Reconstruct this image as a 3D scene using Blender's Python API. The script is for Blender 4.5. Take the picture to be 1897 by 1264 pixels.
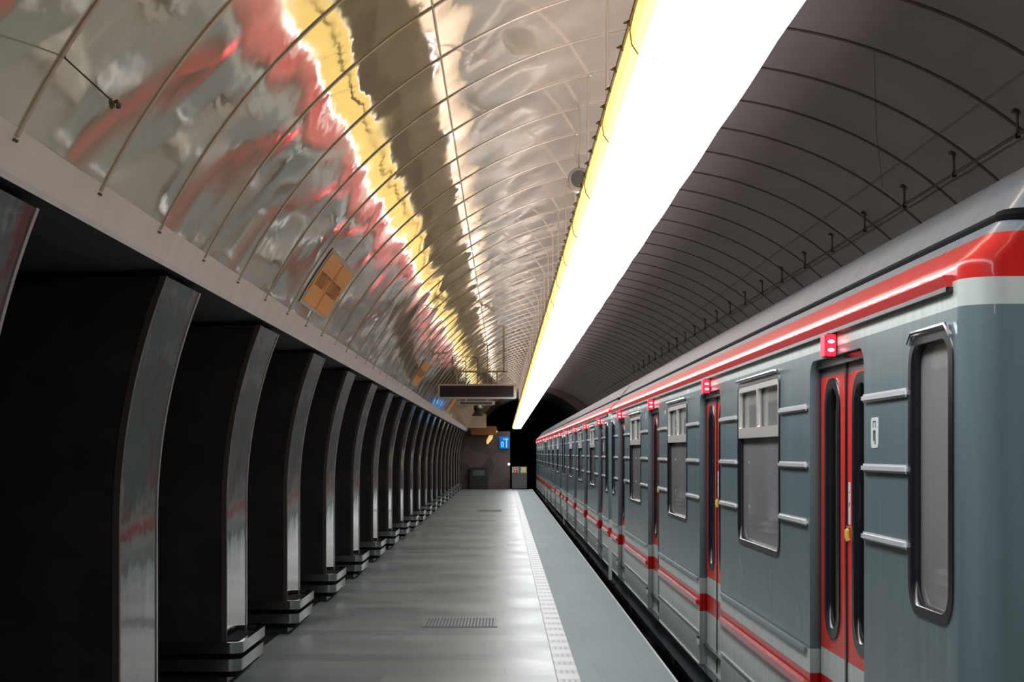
import bpy, bmesh, math, random
import numpy as np
from mathutils import Vector, Matrix
random.seed(7)
PI = math.pi
for o in list(bpy.data.objects): bpy.data.objects.remove(o)
SC = bpy.context.scene
COL = SC.collection

# ------------------------------------------------------------ camera, world, exposure
EYE = 1.65                      # eye height above the platform
FPX, W, H = 3050.0, 1897.0, 1264.0
cam = bpy.data.cameras.new('camera'); camo = bpy.data.objects.new('camera', cam); COL.objects.link(camo)
cam.sensor_width = 36; cam.lens = FPX / W * 36
camo.location = (0, 0, EYE); camo.rotation_euler = (PI / 2, 0, 0)
cam.shift_x = (W / 2 - 935) / W
cam.shift_y = (839 - H / 2) / W
cam.clip_start = .05; cam.clip_end = 300
SC.camera = camo
wd = bpy.data.worlds.new('world'); SC.world = wd; wd.use_nodes = True
wd.node_tree.nodes['Background'].inputs[0].default_value = (.35, .45, .7, 1)
wd.node_tree.nodes['Background'].inputs[1].default_value = .004
SC.view_settings.view_transform = 'Standard'; SC.view_settings.look = 'None'
SC.view_settings.gamma = 1; SC.view_settings.use_curve_mapping = False
SC.view_settings.exposure = 0.0
LAMP = 10.5                      # radiance of the long ceiling luminaire
GLOW = (1.0, .70, .20, 1.6)       # warm flank of the luminaire (rgb, strength)

# ------------------------------------------------------------ tunnel geometry (metres)
CX, CZ, R = 1.45, 1.17, 3.49    # vault circle
XT = 1.57                       # train side
XP = 1.25                       # platform edge
XC = -1.99                      # pylon face
YE = 74.5                       # platform end
RIB0, RIBS = 5.63, 1.175

# ------------------------------------------------------------ materials
def new_mat(name):
    m = bpy.data.materials.new(name); m.use_nodes = True
    nt = m.node_tree; return m, nt, nt.nodes['Principled BSDF']
def mat(name, col, rough=.5, metal=0.0, spec=.5, var=0.0, vscale=6.0, bump=0.0, bscale=20.0, coat=0.0):
    m, nt, b = new_mat(name)
    b.inputs['Base Color'].default_value = (*col, 1)
    b.inputs['Roughness'].default_value = rough
    b.inputs['Metallic'].default_value = metal
    b.inputs['Specular IOR Level'].default_value = spec
    b.inputs['Coat Weight'].default_value = coat
    b.inputs['Coat Roughness'].default_value = .05
    if var or bump:
        tc = nt.nodes.new('ShaderNodeTexCoord')
        if var:
            n = nt.nodes.new('ShaderNodeTexNoise'); n.inputs['Scale'].default_value = vscale; n.inputs['Detail'].default_value = 4
            nt.links.new(tc.outputs['Object'], n.inputs['Vector'])
            mr = nt.nodes.new('ShaderNodeMapRange'); mr.inputs[1].default_value = .3; mr.inputs[2].default_value = .7
            mr.inputs[3].default_value = 1 - var; mr.inputs[4].default_value = 1 + var
            nt.links.new(n.outputs[0], mr.inputs[0])
            mx = nt.nodes.new('ShaderNodeVectorMath'); mx.operation = 'SCALE'; mx.inputs[0].default_value = col
            nt.links.new(mr.outputs[0], mx.inputs['Scale']); nt.links.new(mx.outputs[0], b.inputs['Base Color'])
        if bump:
            n2 = nt.nodes.new('ShaderNodeTexNoise'); n2.inputs['Scale'].default_value = bscale; n2.inputs['Detail'].default_value = 2
            nt.links.new(tc.outputs['Object'], n2.inputs['Vector'])
            bp = nt.nodes.new('ShaderNodeBump'); bp.inputs['Strength'].default_value = 1; bp.inputs['Distance'].default_value = bump
            nt.links.new(n2.outputs[0], bp.inputs['Height']); nt.links.new(bp.outputs[0], b.inputs['Normal'])
    return m
def emit(name, col, s):
    m, nt, b = new_mat(name)
    b.inputs['Base Color'].default_value = (*col, 1)
    b.inputs['Emission Color'].default_value = (*col, 1); b.inputs['Emission Strength'].default_value = s
    b.inputs['Roughness'].default_value = .4
    return m

def vault_mat(name, col, metal, rough, bump, smear):
    m, nt, b = new_mat(name); L = nt.links.new
    g = nt.nodes.new('ShaderNodeNewGeometry')
    b.inputs['Metallic'].default_value = metal
    # stretched noise: shallow buckles in the sheet
    mp = nt.nodes.new('ShaderNodeMapping'); mp.inputs['Scale'].default_value = (1.6, 1.0, 1.6)
    L(g.outputs['Position'], mp.inputs[0])
    n = nt.nodes.new('ShaderNodeTexNoise'); n.inputs['Scale'].default_value = 1.7; n.inputs['Detail'].default_value = 3.5; n.inputs['Roughness'].default_value = .42
    L(mp.outputs[0], n.inputs['Vector'])
    bp = nt.nodes.new('ShaderNodeBump'); bp.inputs['Distance'].default_value = bump; bp.inputs['Strength'].default_value = 1
    L(n.outputs[0], bp.inputs['Height']); L(bp.outputs[0], b.inputs['Normal'])
    # smears
    mp2 = nt.nodes.new('ShaderNodeMapping'); mp2.inputs['Scale'].default_value = (2.2, 1.0, 1.2); mp2.inputs['Rotation'].default_value = (.5, 0, .3)
    L(g.outputs['Position'], mp2.inputs[0])
    n3 = nt.nodes.new('ShaderNodeTexNoise'); n3.inputs['Scale'].default_value = 1.1; n3.inputs['Detail'].default_value = 3; n3.inputs['Distortion'].default_value = .8
    L(mp2.outputs[0], n3.inputs['Vector'])
    mr = nt.nodes.new('ShaderNodeMapRange'); mr.inputs[1].default_value = .35; mr.inputs[2].default_value = .7
    mr.inputs[3].default_value = rough; mr.inputs[4].default_value = rough + smear
    L(n3.outputs[0], mr.inputs[0]); L(mr.outputs[0], b.inputs['Roughness'])
    mr2 = nt.nodes.new('ShaderNodeMapRange'); mr2.inputs[1].default_value = .3; mr2.inputs[2].default_value = .7
    mr2.inputs[3].default_value = .90; mr2.inputs[4].default_value = 1.1
    L(n3.outputs[0], mr2.inputs[0])
    sc = nt.nodes.new('ShaderNodeVectorMath'); sc.operation = 'SCALE'; sc.inputs[0].default_value = col
    L(mr2.outputs[0], sc.inputs['Scale']); L(sc.outputs[0], b.inputs['Base Color'])
    return m

def band_mat(name, bands, rough=.34, metal=0.0, coat=.28, streak=.12):
    """paint in horizontal livery bands; bands = [(z0, colour), ...] in object z"""
    m, nt, b = new_mat(name); L = nt.links.new
    tc = nt.nodes.new('ShaderNodeTexCoord'); sp = nt.nodes.new('ShaderNodeSeparateXYZ'); L(tc.outputs['Object'], sp.inputs[0])
    mr = nt.nodes.new('ShaderNodeMapRange'); mr.inputs[1].default_value = -1; mr.inputs[2].default_value = 3
    L(sp.outputs['Z'], mr.inputs[0])
    cr = nt.nodes.new('ShaderNodeValToRGB'); cr.color_ramp.interpolation = 'CONSTANT'
    L(mr.outputs[0], cr.inputs[0])
    el = cr.color_ramp.elements
    el[0].position = 0; el[0].color = (*bands[0][1], 1)
    el[1].position = (bands[1][0] + 1) / 4; el[1].color = (*bands[1][1], 1)
    for z, c in bands[2:]:
        e = el.new((z + 1) / 4); e.color = (*c, 1)
    # vertical grime streaks
    mp = nt.nodes.new('ShaderNodeMapping'); mp.inputs['Scale'].default_value = (10, 14, .9); L(tc.outputs['Object'], mp.inputs[0])
    n = nt.nodes.new('ShaderNodeTexNoise'); n.inputs['Scale'].default_value = 1; n.inputs['Detail'].default_value = 4
    L(mp.outputs[0], n.inputs['Vector'])
    m2 = nt.nodes.new('ShaderNodeMapRange'); m2.inputs[1].default_value = .3; m2.inputs[2].default_value = .7
    m2.inputs[3].default_value = 1 - streak; m2.inputs[4].default_value = 1 + streak; L(n.outputs[0], m2.inputs[0])
    sc = nt.nodes.new('ShaderNodeVectorMath'); sc.operation = 'SCALE'
    L(cr.outputs[0], sc.inputs[0]); L(m2.outputs[0], sc.inputs['Scale']); L(sc.outputs[0], b.inputs['Base Color'])
    b.inputs['Roughness'].default_value = rough; b.inputs['Metallic'].default_value = metal
    b.inputs['Coat Weight'].default_value = coat; b.inputs['Coat Roughness'].default_value = .03
    b.inputs['Specular IOR Level'].default_value = .22
    n2 = nt.nodes.new('ShaderNodeTexNoise'); n2.inputs['Scale'].default_value = 9; n2.inputs['Detail'].default_value = 1.5
    L(tc.outputs['Object'], n2.inputs['Vector'])
    bp = nt.nodes.new('ShaderNodeBump'); bp.inputs['Distance'].default_value = .004
    L(n2.outputs[0], bp.inputs['Height']); L(bp.outputs[0], b.inputs['Coat Normal'])
    return m

RED = (.54, .017, .013); GREY = (.13, .18, .195); WHT = (.50, .56, .53); ROOF = (.20, .232, .26)
M = {}
M['vault'] = vault_mat('polished_panels', (.83, .76, .63), .42, .022, .0018, .05)
M['vault_dull'] = vault_mat('dull_panels', (.30, .292, .298), 0, .55, .001, .2)
M['fascia'] = mat('fascia', (.78, .74, .70), .35, .1, var=.06, vscale=3)
M['rib'] = mat('rib_metal', (.52, .47, .38), .3, .5)
M['rib_edge'] = mat('rib_edge', (.15, .11, .08), .5)
M['rib_dark'] = mat('rib_dark', (.085, .065, .07), .6)
M['rib_dull'] = mat('rib_dull', (.22, .19, .2), .6)
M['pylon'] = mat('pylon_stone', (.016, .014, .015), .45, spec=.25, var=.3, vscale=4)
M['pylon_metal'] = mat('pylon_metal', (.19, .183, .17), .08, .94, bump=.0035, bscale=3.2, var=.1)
M['trim'] = mat('trim_metal', (.45, .44, .42), .3, .9)
M['trim_dark'] = mat('trim_dark', (.07, .06, .055), .4, .5)
M['bumper'] = mat('bumper_metal', (.28, .30, .30), .16, 1.0)
M['grate'] = mat('grate', (.20, .22, .22), .5, .2)
M['grate_band_shade'] = mat('grate_band_shade', (.05, .055, .055), .7)  # grille tray, and the painted shadow on the bumper bands
M['spk'] = mat('speaker_grey', (.38, .36, .31), .45)
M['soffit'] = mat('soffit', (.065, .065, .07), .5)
M['dark'] = mat('dark_void', (.006, .006, .008), .8, spec=.1)
M['concrete'] = mat('track_concrete', (.03, .03, .032), .9, var=.3)
M['steel'] = mat('steel_dark', (.08, .08, .08), .4, .8)
M['body'] = band_mat('car_paint', [(-9, WHT), (.372, RED), (.512, WHT), (.634, GREY), (2.150, WHT), (2.245, RED), (2.392, ROOF)])
M['leaf'] = band_mat('door_paint', [(-9, WHT), (.372, RED), (.512, WHT), (.65, (.68, .042, .032)), (2.03, (.13, .09, .09))], coat=.25)
M['redpaint'] = mat('red_enamel', RED, .25, coat=.5)
M['whitepaint'] = mat('white_enamel', WHT, .35, coat=.3)
M['greypaint'] = mat('grey_enamel', GREY, .3, coat=.4)
M['roof'] = mat('roof_paint', ROOF, .42, .1, var=.06, coat=.15)
M['rubber'] = mat('black_rubber', (.012, .012, .016), .24)
M['silverpaint'] = mat('silver_rail', (.85, .87, .90), .28, .25, coat=.5)
M['redmatt'] = mat('red_rail_paint', (.62, .045, .04), .45)
M['chrome'] = mat('chrome', (.80, .82, .86), .16, 1)
M['alu'] = mat('vent_aluminium', (.62, .60, .56), .35, .4)
M['under'] = mat('underframe', (.14, .16, .19), .45)
M['sticker'] = mat('sticker_white', (.62, .68, .68), .5)
M['ink'] = mat('ink_black', (.01, .01, .01), .5)
M['yellow'] = mat('yellow_plastic', (.7, .62, .12), .4)
M['seat'] = mat('seat_vinyl', (.35, .10, .05), .5)
M['inner'] = mat('interior_laminate', (.42, .40, .36), .5)
M['orange'] = mat('orange_notice', (.98, .43, .05), .4)
M['cream'] = mat('cream_border', (.60, .54, .45), .5)
M['brown'] = mat('brown_print', (.30, .12, .04), .6)
M['black'] = mat('black_plastic', (.012, .010, .014), .3)
M['screen'] = mat('display_screen', (.018, .010, .016), .25)
M['bulkhead'] = mat('bulkhead_paint', (.20, .17, .155), .6)
M['silver'] = mat('silver_frame', (.62, .58, .55), .28, .6)
M['olive'] = mat('painted_steel', (.45, .42, .26), .4, .3)
M['greybox'] = mat('grey_cabinet', (.10, .105, .10), .6)
M['diff'] = emit('lamp_diffuser', (.955, .975, 1.0), LAMP)
M['flank'] = emit('lamp_flank', GLOW[:3], GLOW[3])
M['flank_pale'] = emit('lamp_flank_pale', (1, .80, .36), 1.5)
M['slot'] = emit('lamp_slot', (1, .86, .84), 17)
M['spot'] = emit('lamp_gap', (1, .86, .78), 7)
M['housing'] = mat('lamp_housing', (.20, .16, .08), .5, .3)
M['joint'] = mat('lamp_joint', (.55, .35, .12), .5)
M['clip'] = mat('lamp_clip', (.12, .09, .05), .4, .6)
M['redglow'] = emit('red_lens', (1, .02, .05), 1.1)
M['redhot'] = emit('red_bulb', (1, .45, .45), 3.5)
M['blueglow'] = emit('blue_panel', (.0, .10, .42), .55)
M['bluehot'] = emit('blue_digits', (.10, .55, .95), 1.0)
M['whitehot'] = emit('white_bulb', (1, .9, .85), 2)
M['amber'] = emit('amber_reflection', (.9, .62, .22), .75)  # emission standing in for a yellowish reflection

# glass
def glass(name, tint, tr):
    m, nt, b = new_mat(name)
    b.inputs['Base Color'].default_value = (*tint, 1); b.inputs['Roughness'].default_value = .04
    b.inputs['IOR'].default_value = 1.9; b.inputs['Specular IOR Level'].default_value = .7
    t = nt.nodes.new('ShaderNodeBsdfTransparent'); t.inputs[0].default_value = (.75, .8, .8, 1)
    mx = nt.nodes.new('ShaderNodeMixShader'); mx.inputs[0].default_value = tr
    nt.links.new(b.outputs[0], mx.inputs[1]); nt.links.new(t.outputs[0], mx.inputs[2])
    nt.links.new(mx.outputs[0], nt.nodes['Material Output'].inputs[0])
    return m
M['glass'] = glass('window_glass', (.36, .37, .36), .28)
M['doorglass'] = glass('door_glass', (.16, .14, .14), .30)

# floors
def floor_mat(name, c1, c2, rough, bw, rh, mortar, swap=False):
    m, nt, b = new_mat(name); L = nt.links.new
    g = nt.nodes.new('ShaderNodeNewGeometry')
    br = nt.nodes.new('ShaderNodeTexBrick'); br.inputs['Scale'].default_value = 1
    br.inputs['Brick Width'].default_value = bw; br.inputs['Row Height'].default_value = rh
    br.inputs['Mortar Size'].default_value = .0025; br.inputs['Mortar Smooth'].default_value = .3
    br.inputs['Color1'].default_value = (*c1, 1); br.inputs['Color2'].default_value = (*c2, 1); br.inputs['Mortar'].default_value = (*mortar, 1)
    br.offset = .5
    L(g.outputs['Position'], br.inputs['Vector'])
    n = nt.nodes.new('ShaderNodeTexNoise'); n.inputs['Scale'].default_value = .9; n.inputs['Detail'].default_value = 5
    L(g.outputs['Position'], n.inputs['Vector'])
    mr = nt.nodes.new('ShaderNodeMapRange'); mr.inputs[1].default_value = .3; mr.inputs[2].default_value = .7; mr.inputs[3].default_value = .86; mr.inputs[4].default_value = 1.12
    L(n.outputs[0], mr.inputs[0])
    sc = nt.nodes.new('ShaderNodeVectorMath'); sc.operation = 'SCALE'; L(br.outputs[0], sc.inputs[0]); L(mr.outputs[0], sc.inputs['Scale'])
    L(sc.outputs[0], b.inputs['Base Color'])
    m2 = nt.nodes.new('ShaderNodeMapRange'); m2.inputs[1].default_value = .3; m2.inputs[2].default_value = .7; m2.inputs[3].default_value = rough - .05; m2.inputs[4].default_value = rough + .07
    L(n.outputs[0], m2.inputs[0]); L(m2.outputs[0], b.inputs['Roughness'])
    b.inputs['Specular IOR Level'].default_value = .36
    n2 = nt.nodes.new('ShaderNodeTexNoise'); n2.inputs['Scale'].default_value = 90
    L(g.outputs['Position'], n2.inputs['Vector'])
    bp = nt.nodes.new('ShaderNodeBump'); bp.inputs['Distance'].default_value = .0008; L(n2.outputs[0], bp.inputs['Height']); L(bp.outputs[0], b.inputs['Normal'])
    return m
M['floor'] = floor_mat('stone_slabs', (.205, .238, .230), (.135, .162, .165), .38, 1.8, .45, (.11, .12, .118))
M['edge'] = floor_mat('edge_granite', (.175, .225, .23), (.165, .21, .22), .62, .7, 1.6, (.12, .15, .15))
def tactile_mat():
    m, nt, b = new_mat('tactile_tiles'); L = nt.links.new
    g = nt.nodes.new('ShaderNodeNewGeometry'); sp = nt.nodes.new('ShaderNodeSeparateXYZ'); L(g.outputs['Position'], sp.inputs[0])
    def math_(op, a, bb=None, c=None):
        n = nt.nodes.new('ShaderNodeMath'); n.operation = op
        for i, v in enumerate((a, bb, c)):
            if v is None: continue
            if isinstance(v, (int, float)): n.inputs[i].default_value = v
            else: L(v, n.inputs[i])
        return n.outputs[0]
    fy = math_('FRACT', math_('DIVIDE', sp.outputs['Y'], .50))
    half = math_('GREATER_THAN', fy, .5)
    fx = math_('FRACT', math_('DIVIDE', math_('SUBTRACT', sp.outputs['X'], .407), .042))
    dx = math_('ABSOLUTE', math_('SUBTRACT', fx, .5)); dy = math_('ABSOLUTE', math_('SUBTRACT', fy, .75))
    dot = math_('MULTIPLY', math_('LESS_THAN', dx, .24), math_('LESS_THAN', dy, .17))
    inx = math_('MULTIPLY', math_('GREATER_THAN', sp.outputs['X'], .407), math_('LESS_THAN', sp.outputs['X'], .530))
    dot = math_('MULTIPLY', dot, inx)
    val = math_('SUBTRACT', math_('SUBTRACT', .36, math_('MULTIPLY', half, .12)), math_('MULTIPLY', dot, .15))
    cb = nt.nodes.new('ShaderNodeCombineXYZ')
    L(math_('MULTIPLY', val, .97), cb.inputs[0]); L(val, cb.inputs[1]); L(val, cb.inputs[2]); L(cb.outputs[0], b.inputs['Base Color'])
    b.inputs['Roughness'].default_value = .45
    return m
M['tactile'] = tactile_mat()
def mural_mat():
    m, nt, b = new_mat('mosaic_wall'); L = nt.links.new
    g = nt.nodes.new('ShaderNodeNewGeometry')
    v = nt.nodes.new('ShaderNodeTexVoronoi'); v.inputs['Scale'].default_value = 1.3; L(g.outputs['Position'], v.inputs['Vector'])
    cr = nt.nodes.new('ShaderNodeValToRGB'); L(v.outputs['Color'], cr.inputs[0])
    cols = [(0, (.05, .035, .03)), (.35, (.075, .055, .045)), (.55, (.06, .055, .06)), (.72, (.11, .08, .075)), (.9, (.045, .045, .05))]
    el = cr.color_ramp.elements; el[0].color = (*cols[0][1], 1); el[1].position = 1; el[1].color = (.08, .03, .025, 1)
    for p, c in cols[1:]: e = el.new(p); e.color = (*c, 1)
    L(cr.outputs[0], b.inputs['Base Color']); b.inputs['Roughness'].default_value = .45
    return m
M['mural'] = mural_mat()

# ------------------------------------------------------------ helpers
def link_mesh(name, me, m, parent=None, loc=None):
    o = bpy.data.objects.new(name, me); COL.objects.link(o)
    if m is not None:
        me.materials.clear()
        for q in (m if isinstance(m, (list, tuple)) else [m]): me.materials.append(M[q])
    if parent: o.parent = parent
    if loc is not None: o.location = loc
    return o
def obj(name, bm, m, parent=None, smooth=False, loc=None):
    bmesh.ops.recalc_face_normals(bm, faces=bm.faces[:])
    me = bpy.data.meshes.new(name); bm.to_mesh(me); bm.free()
    if smooth:
        me.polygons.foreach_set('use_smooth', [True] * len(me.polygons))
        me.set_sharp_from_angle(angle=math.radians(40))
    return link_mesh(name, me, m, parent, loc)
def box(bm, x0, x1, y0, y1, z0, z1, mi=0, bev=0):
    vs = [bm.verts.new((x, y, z)) for x in (x0, x1) for y in (y0, y1) for z in (z0, z1)]
    idx = [(0, 1, 3, 2), (4, 6, 7, 5), (0, 4, 5, 1), (2, 3, 7, 6), (0, 2, 6, 4), (1, 5, 7, 3)]
    fs = []
    for i in idx:
        f = bm.faces.new([vs[k] for k in i]); f.material_index = mi; fs.append(f)
    if bev:
        es = list({e for f in fs for e in f.edges})
        bmesh.ops.bevel(bm, geom=es, offset=bev, segments=2, affect='EDGES')
    return vs
def tube(bm, pts, r, n=8, closed=False, mi=0, sq=1.0):
    pts = [Vector(p) for p in pts]; rings = []; N = len(pts)
    for i, p in enumerate(pts):
        a = pts[(i - 1) % N] if (i or closed) else p
        b = pts[(i + 1) % N] if (i < N - 1 or closed) else p
        t = (b - a).normalized()
        up = Vector((0, 0, 1)) if abs(t.z) < .95 else Vector((1, 0, 0))
        s = t.cross(up).normalized(); u = s.cross(t).normalized()
        rr = r[i] if isinstance(r, (list, tuple)) else r
        rings.append([bm.verts.new(p + (s * math.cos(2 * PI * k / n) * sq + u * math.sin(2 * PI * k / n)) * rr) for k in range(n)])
    M_ = N if closed else N - 1
    for i in range(M_):
        A, B = rings[i], rings[(i + 1) % N]
        for k in range(n):
            f = bm.faces.new((A[k], A[(k + 1) % n], B[(k + 1) % n], B[k])); f.material_index = mi
    if not closed:
        bm.faces.new(rings[0]); bm.faces.new(rings[-1][::-1])
def grid(bm, rows, mi=0, close=False):
    V = [[bm.verts.new(p) for p in r] for r in rows]
    for i in range(len(V) - 1):
        for j in range(len(V[0]) - 1):
            f = bm.faces.new((V[i][j], V[i][j + 1], V[i + 1][j + 1], V[i + 1][j])); f.material_index = mi
    return V
def rrect(y0, y1, z0, z1, r, n=6):
    """rounded rectangle outline, list of (u, v)"""
    if not isinstance(r, (list, tuple)): r = (r, r, r, r)      # bl, br, tr, tl
    pts = []
    for (cx, cz, a0, q) in ((y0, z0, PI, 0), (y1, z0, 1.5 * PI, 1), (y1, z1, 0, 2), (y0, z1, .5 * PI, 3)):
        rr = r[q]
        ox = cx + (rr if cx == y0 else -rr); oz = cz + (rr if cz == z0 else -rr)
        for k in range(n + 1):
            a = a0 + (PI / 2) * k / n
            pts.append((ox + rr * math.cos(a), oz + rr * math.sin(a)))
    return pts
def slab_mesh(outline, holes, x0, x1, bevel=0.0):
    """plate in the y-z plane, from x0 to x1, with holes"""
    cu = bpy.data.curves.new('c', 'CURVE'); cu.dimensions = '2D'; cu.fill_mode = 'BOTH'
    for poly in [outline] + holes:
        s = cu.splines.new('POLY'); s.points.add(len(poly) - 1); s.use_cyclic_u = True
        for i, (u, v) in enumerate(poly): s.points[i].co = (u, v, 0, 1)
    cu.extrude = (x1 - x0) / 2 - bevel; cu.bevel_depth = bevel; cu.bevel_resolution = 1; cu.offset = -bevel
    tmp = bpy.data.objects.new('tmp', cu)
    me = bpy.data.meshes.new_from_object(tmp)
    bpy.data.objects.remove(tmp); bpy.data.curves.remove(cu)
    bm = bmesh.new(); bm.from_mesh(me); bpy.data.meshes.remove(me)
    bmesh.ops.remove_doubles(bm, verts=bm.verts[:], dist=1e-5)
    mid = (x0 + x1) / 2
    for v in bm.verts: v.co = Vector((mid + v.co.z, v.co.x, v.co.y))
    return bm
def slab(name, outline, holes, x0, x1, m, parent=None, bevel=0.0, loc=None):
    return obj(name, slab_mesh(outline, holes, x0, x1, bevel), m, parent, loc=loc)
def thing(name, loc, label, cat, group=None):
    o = bpy.data.objects.new(name, None); COL.objects.link(o); o.location = loc; o.empty_display_size = .2
    tag(o, label, cat, group); return o
def tag(o, label, cat, group=None):
    o['label'] = label; o['category'] = cat
    if group: o['group'] = group
    return o
def struct(o): o['kind'] = 'structure'; return o
def copy_tree(o, parent=None):
    c = o.copy(); COL.objects.link(c)
    if parent: c.parent = parent
    for ch in list(o.children):
        if ch.name.startswith('tmp'): continue
        copy_tree(ch, c)
    return c
ORD = ['nearest', 'second', 'third', 'fourth', 'fifth', 'sixth', 'seventh', 'eighth', 'ninth', 'tenth', 'eleventh', 'twelfth',
       'thirteenth', 'fourteenth', 'fifteenth', 'sixteenth', 'seventeenth', 'eighteenth', 'nineteenth', 'twentieth', 'twenty-first',
       'twenty-second', 'twenty-third', 'twenty-fourth', 'twenty-fifth', 'twenty-sixth', 'twenty-seventh', 'twenty-eighth',
       'twenty-ninth', 'thirtieth', 'thirty-first', 'thirty-second', 'thirty-third', 'thirty-fourth', 'thirty-fifth',
       'thirty-sixth', 'thirty-seventh', 'thirty-eighth', 'thirty-ninth', 'fortieth']
def on_vault(th, off=0.0):
    """point of the vault section at angle th from straight up, towards the left wall when negative; off is inward"""
    r = R - off
    return CX + r * math.sin(th), CZ + r * math.cos(th)

# ------------------------------------------------------------ structure: floor and track
Y0 = -4.0
bm = bmesh.new(); box(bm, -9, .379, Y0, YE, -1.2, 0); struct(obj('floor', bm, 'floor'))
bm = bmesh.new(); box(bm, -9, XC - .06, Y0, YE - .1, .001, .004); struct(obj('floor_passages_darkener', bm, 'pylon'))  # unseen dark sheet added over the floor to keep bumper reflections dark
bm = bmesh.new(); box(bm, .385, .548, Y0, YE, -.2, .003); struct(obj('trim_1', bm, 'tactile'))
bm = bmesh.new(); box(bm, .379, .385, Y0, YE, -.2, -.002); struct(obj('trim_2', bm, 'ink'))
bm = bmesh.new(); box(bm, .548, XP - .018, Y0, YE, -.25, 0); box(bm, .40, XP - .05, Y0, YE, -1.2, -.25, 1)
struct(obj('floor_edge', bm, ['edge', 'concrete']))
bm = bmesh.new(); box(bm, XP - .018, XP, Y0, YE, -.06, .001); struct(obj('trim_3', bm, 'whitepaint'))
bm = bmesh.new(); box(bm, .3, 5.2, Y0, 100, -1.3, -1.12); struct(obj('floor_trackbed', bm, 'concrete'))
for i, x in enumerate((2.2, 3.64)):
    bm = bmesh.new(); box(bm, x - .035, x + .035, Y0, 100, -1.12, -.96)
    tag(obj('rail', bm, 'steel'), ['steel running rail nearest the platform edge', 'steel running rail on the far side of the track'][i], 'rail')

# ------------------------------------------------------------ structure: vault
TH_F = -math.asin((CX + 1.723) / R)           # fascia bottom angle
TH_P = -math.acos((2.758 - CZ) / R)           # panel bottom angle
TH_S = -.17                                   # split between polished and dull panels (hidden above the lamp)
TH_S = math.asin((1.25 - CX) / R)
TH_R = math.acos((-.45 - CZ) / R)
ribs = [RIB0 + RIBS * k for k in range(-8, 60)]
ribs = [y for y in ribs if y > Y0 and y < 75.5]
def vault_part(name, m, t0, t1, nt_, wav, y1):
    ys = []; ylist = [Y0] + [y for y in ribs if y < y1 - .05] + [y1]
    for a, b in zip(ylist[:-1], ylist[1:]):
        k = 10 if a < 45 else 5
        for i in range(k): ys.append((a + (b - a) * i / k, a, b))
    ys.append((y1, ylist[-2], y1))
    ys = np.array(ys); s = (ys[:, 0] - ys[:, 1]) / (ys[:, 2] - ys[:, 1]); s[-1] = 1
    pid = np.searchsorted(np.array(ylist), ys[:, 1] + .01)
    th = np.linspace(t0, t1, nt_)
    rng = np.random.RandomState(3); npan = len(ylist) + 2
    ph = rng.rand(npan, 6) * 2 * PI; am = .6 + .8 * rng.rand(npan, 3)
    bell = np.sin(PI * s)
    T, Yg = np.meshgrid(th, ys[:, 0]); P_ = ph[pid]; A = am[pid]
    arc = T * R
    off = wav * bell[:, None] * (A[:, :1] * np.sin(arc * 2 * PI / 1.05 + P_[:, :1]) * .9
          + A[:, 1:2] * np.sin(arc * 2 * PI / .47 + P_[:, 1:2]) * .28
          + A[:, 2:3] * np.sin(arc * 2 * PI / 2.2 + P_[:, 2:3] + s[:, None] * 2) * 1.1)
    rr = R + off
    X = CX + rr * np.sin(T); Z = CZ + rr * np.cos(T)
    n0, n1 = X.shape
    co = np.stack([X, Yg, Z], -1).reshape(-1, 3)
    idx = np.arange(n0 * n1).reshape(n0, n1)
    f = np.stack([idx[:-1, :-1], idx[1:, :-1], idx[1:, 1:], idx[:-1, 1:]], -1).reshape(-1, 4)
    me = bpy.data.meshes.new(name); me.from_pydata(co.tolist(), [], f.tolist()); me.update()
    me.polygons.foreach_set('use_smooth', [True] * len(me.polygons))
    o = link_mesh(name, me, m)
    return struct(o)
vault_part('ceiling', 'vault', TH_P, TH_S, 90, .0012, YE + .3)
vault_part('ceiling_track_side', 'vault_dull', TH_S, TH_R, 60, .0004, YE + .3)
bm = bmesh.new()
rows = []
for th in np.linspace(TH_F, TH_P, 6):
    x, z = on_vault(th); rows.append([(x, Y0, z), (x, YE + .6, z)])
grid(bm, rows)
# returned lower lip
x, z = on_vault(TH_F)
grid(bm, [[(x, Y0, z), (x, YE + .6, z)], [(x - .015, Y0, z - .02), (x - .015, YE + .6, z - .02)]])
struct(obj('wall_left_fascia', bm, 'fascia'))
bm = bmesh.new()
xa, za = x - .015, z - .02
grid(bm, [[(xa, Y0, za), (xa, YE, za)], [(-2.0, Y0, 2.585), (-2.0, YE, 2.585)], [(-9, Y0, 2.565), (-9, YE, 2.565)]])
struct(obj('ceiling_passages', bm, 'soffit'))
bm = bmesh.new(); box(bm, -9.2, -9, Y0, YE + .5, 0, 2.7); struct(obj('wall_left', bm, 'dark'))
bm = bmesh.new(); box(bm, -9.2, 5.3, Y0 - .2, Y0, -1.3, 5); struct(obj('wall_back', bm, 'dark'))
xr, zr = on_vault(TH_R)
bm = bmesh.new(); box(bm, xr, xr + .2, Y0, 100, -1.3, zr + .1); struct(obj('wall_right', bm, 'concrete'))

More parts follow.
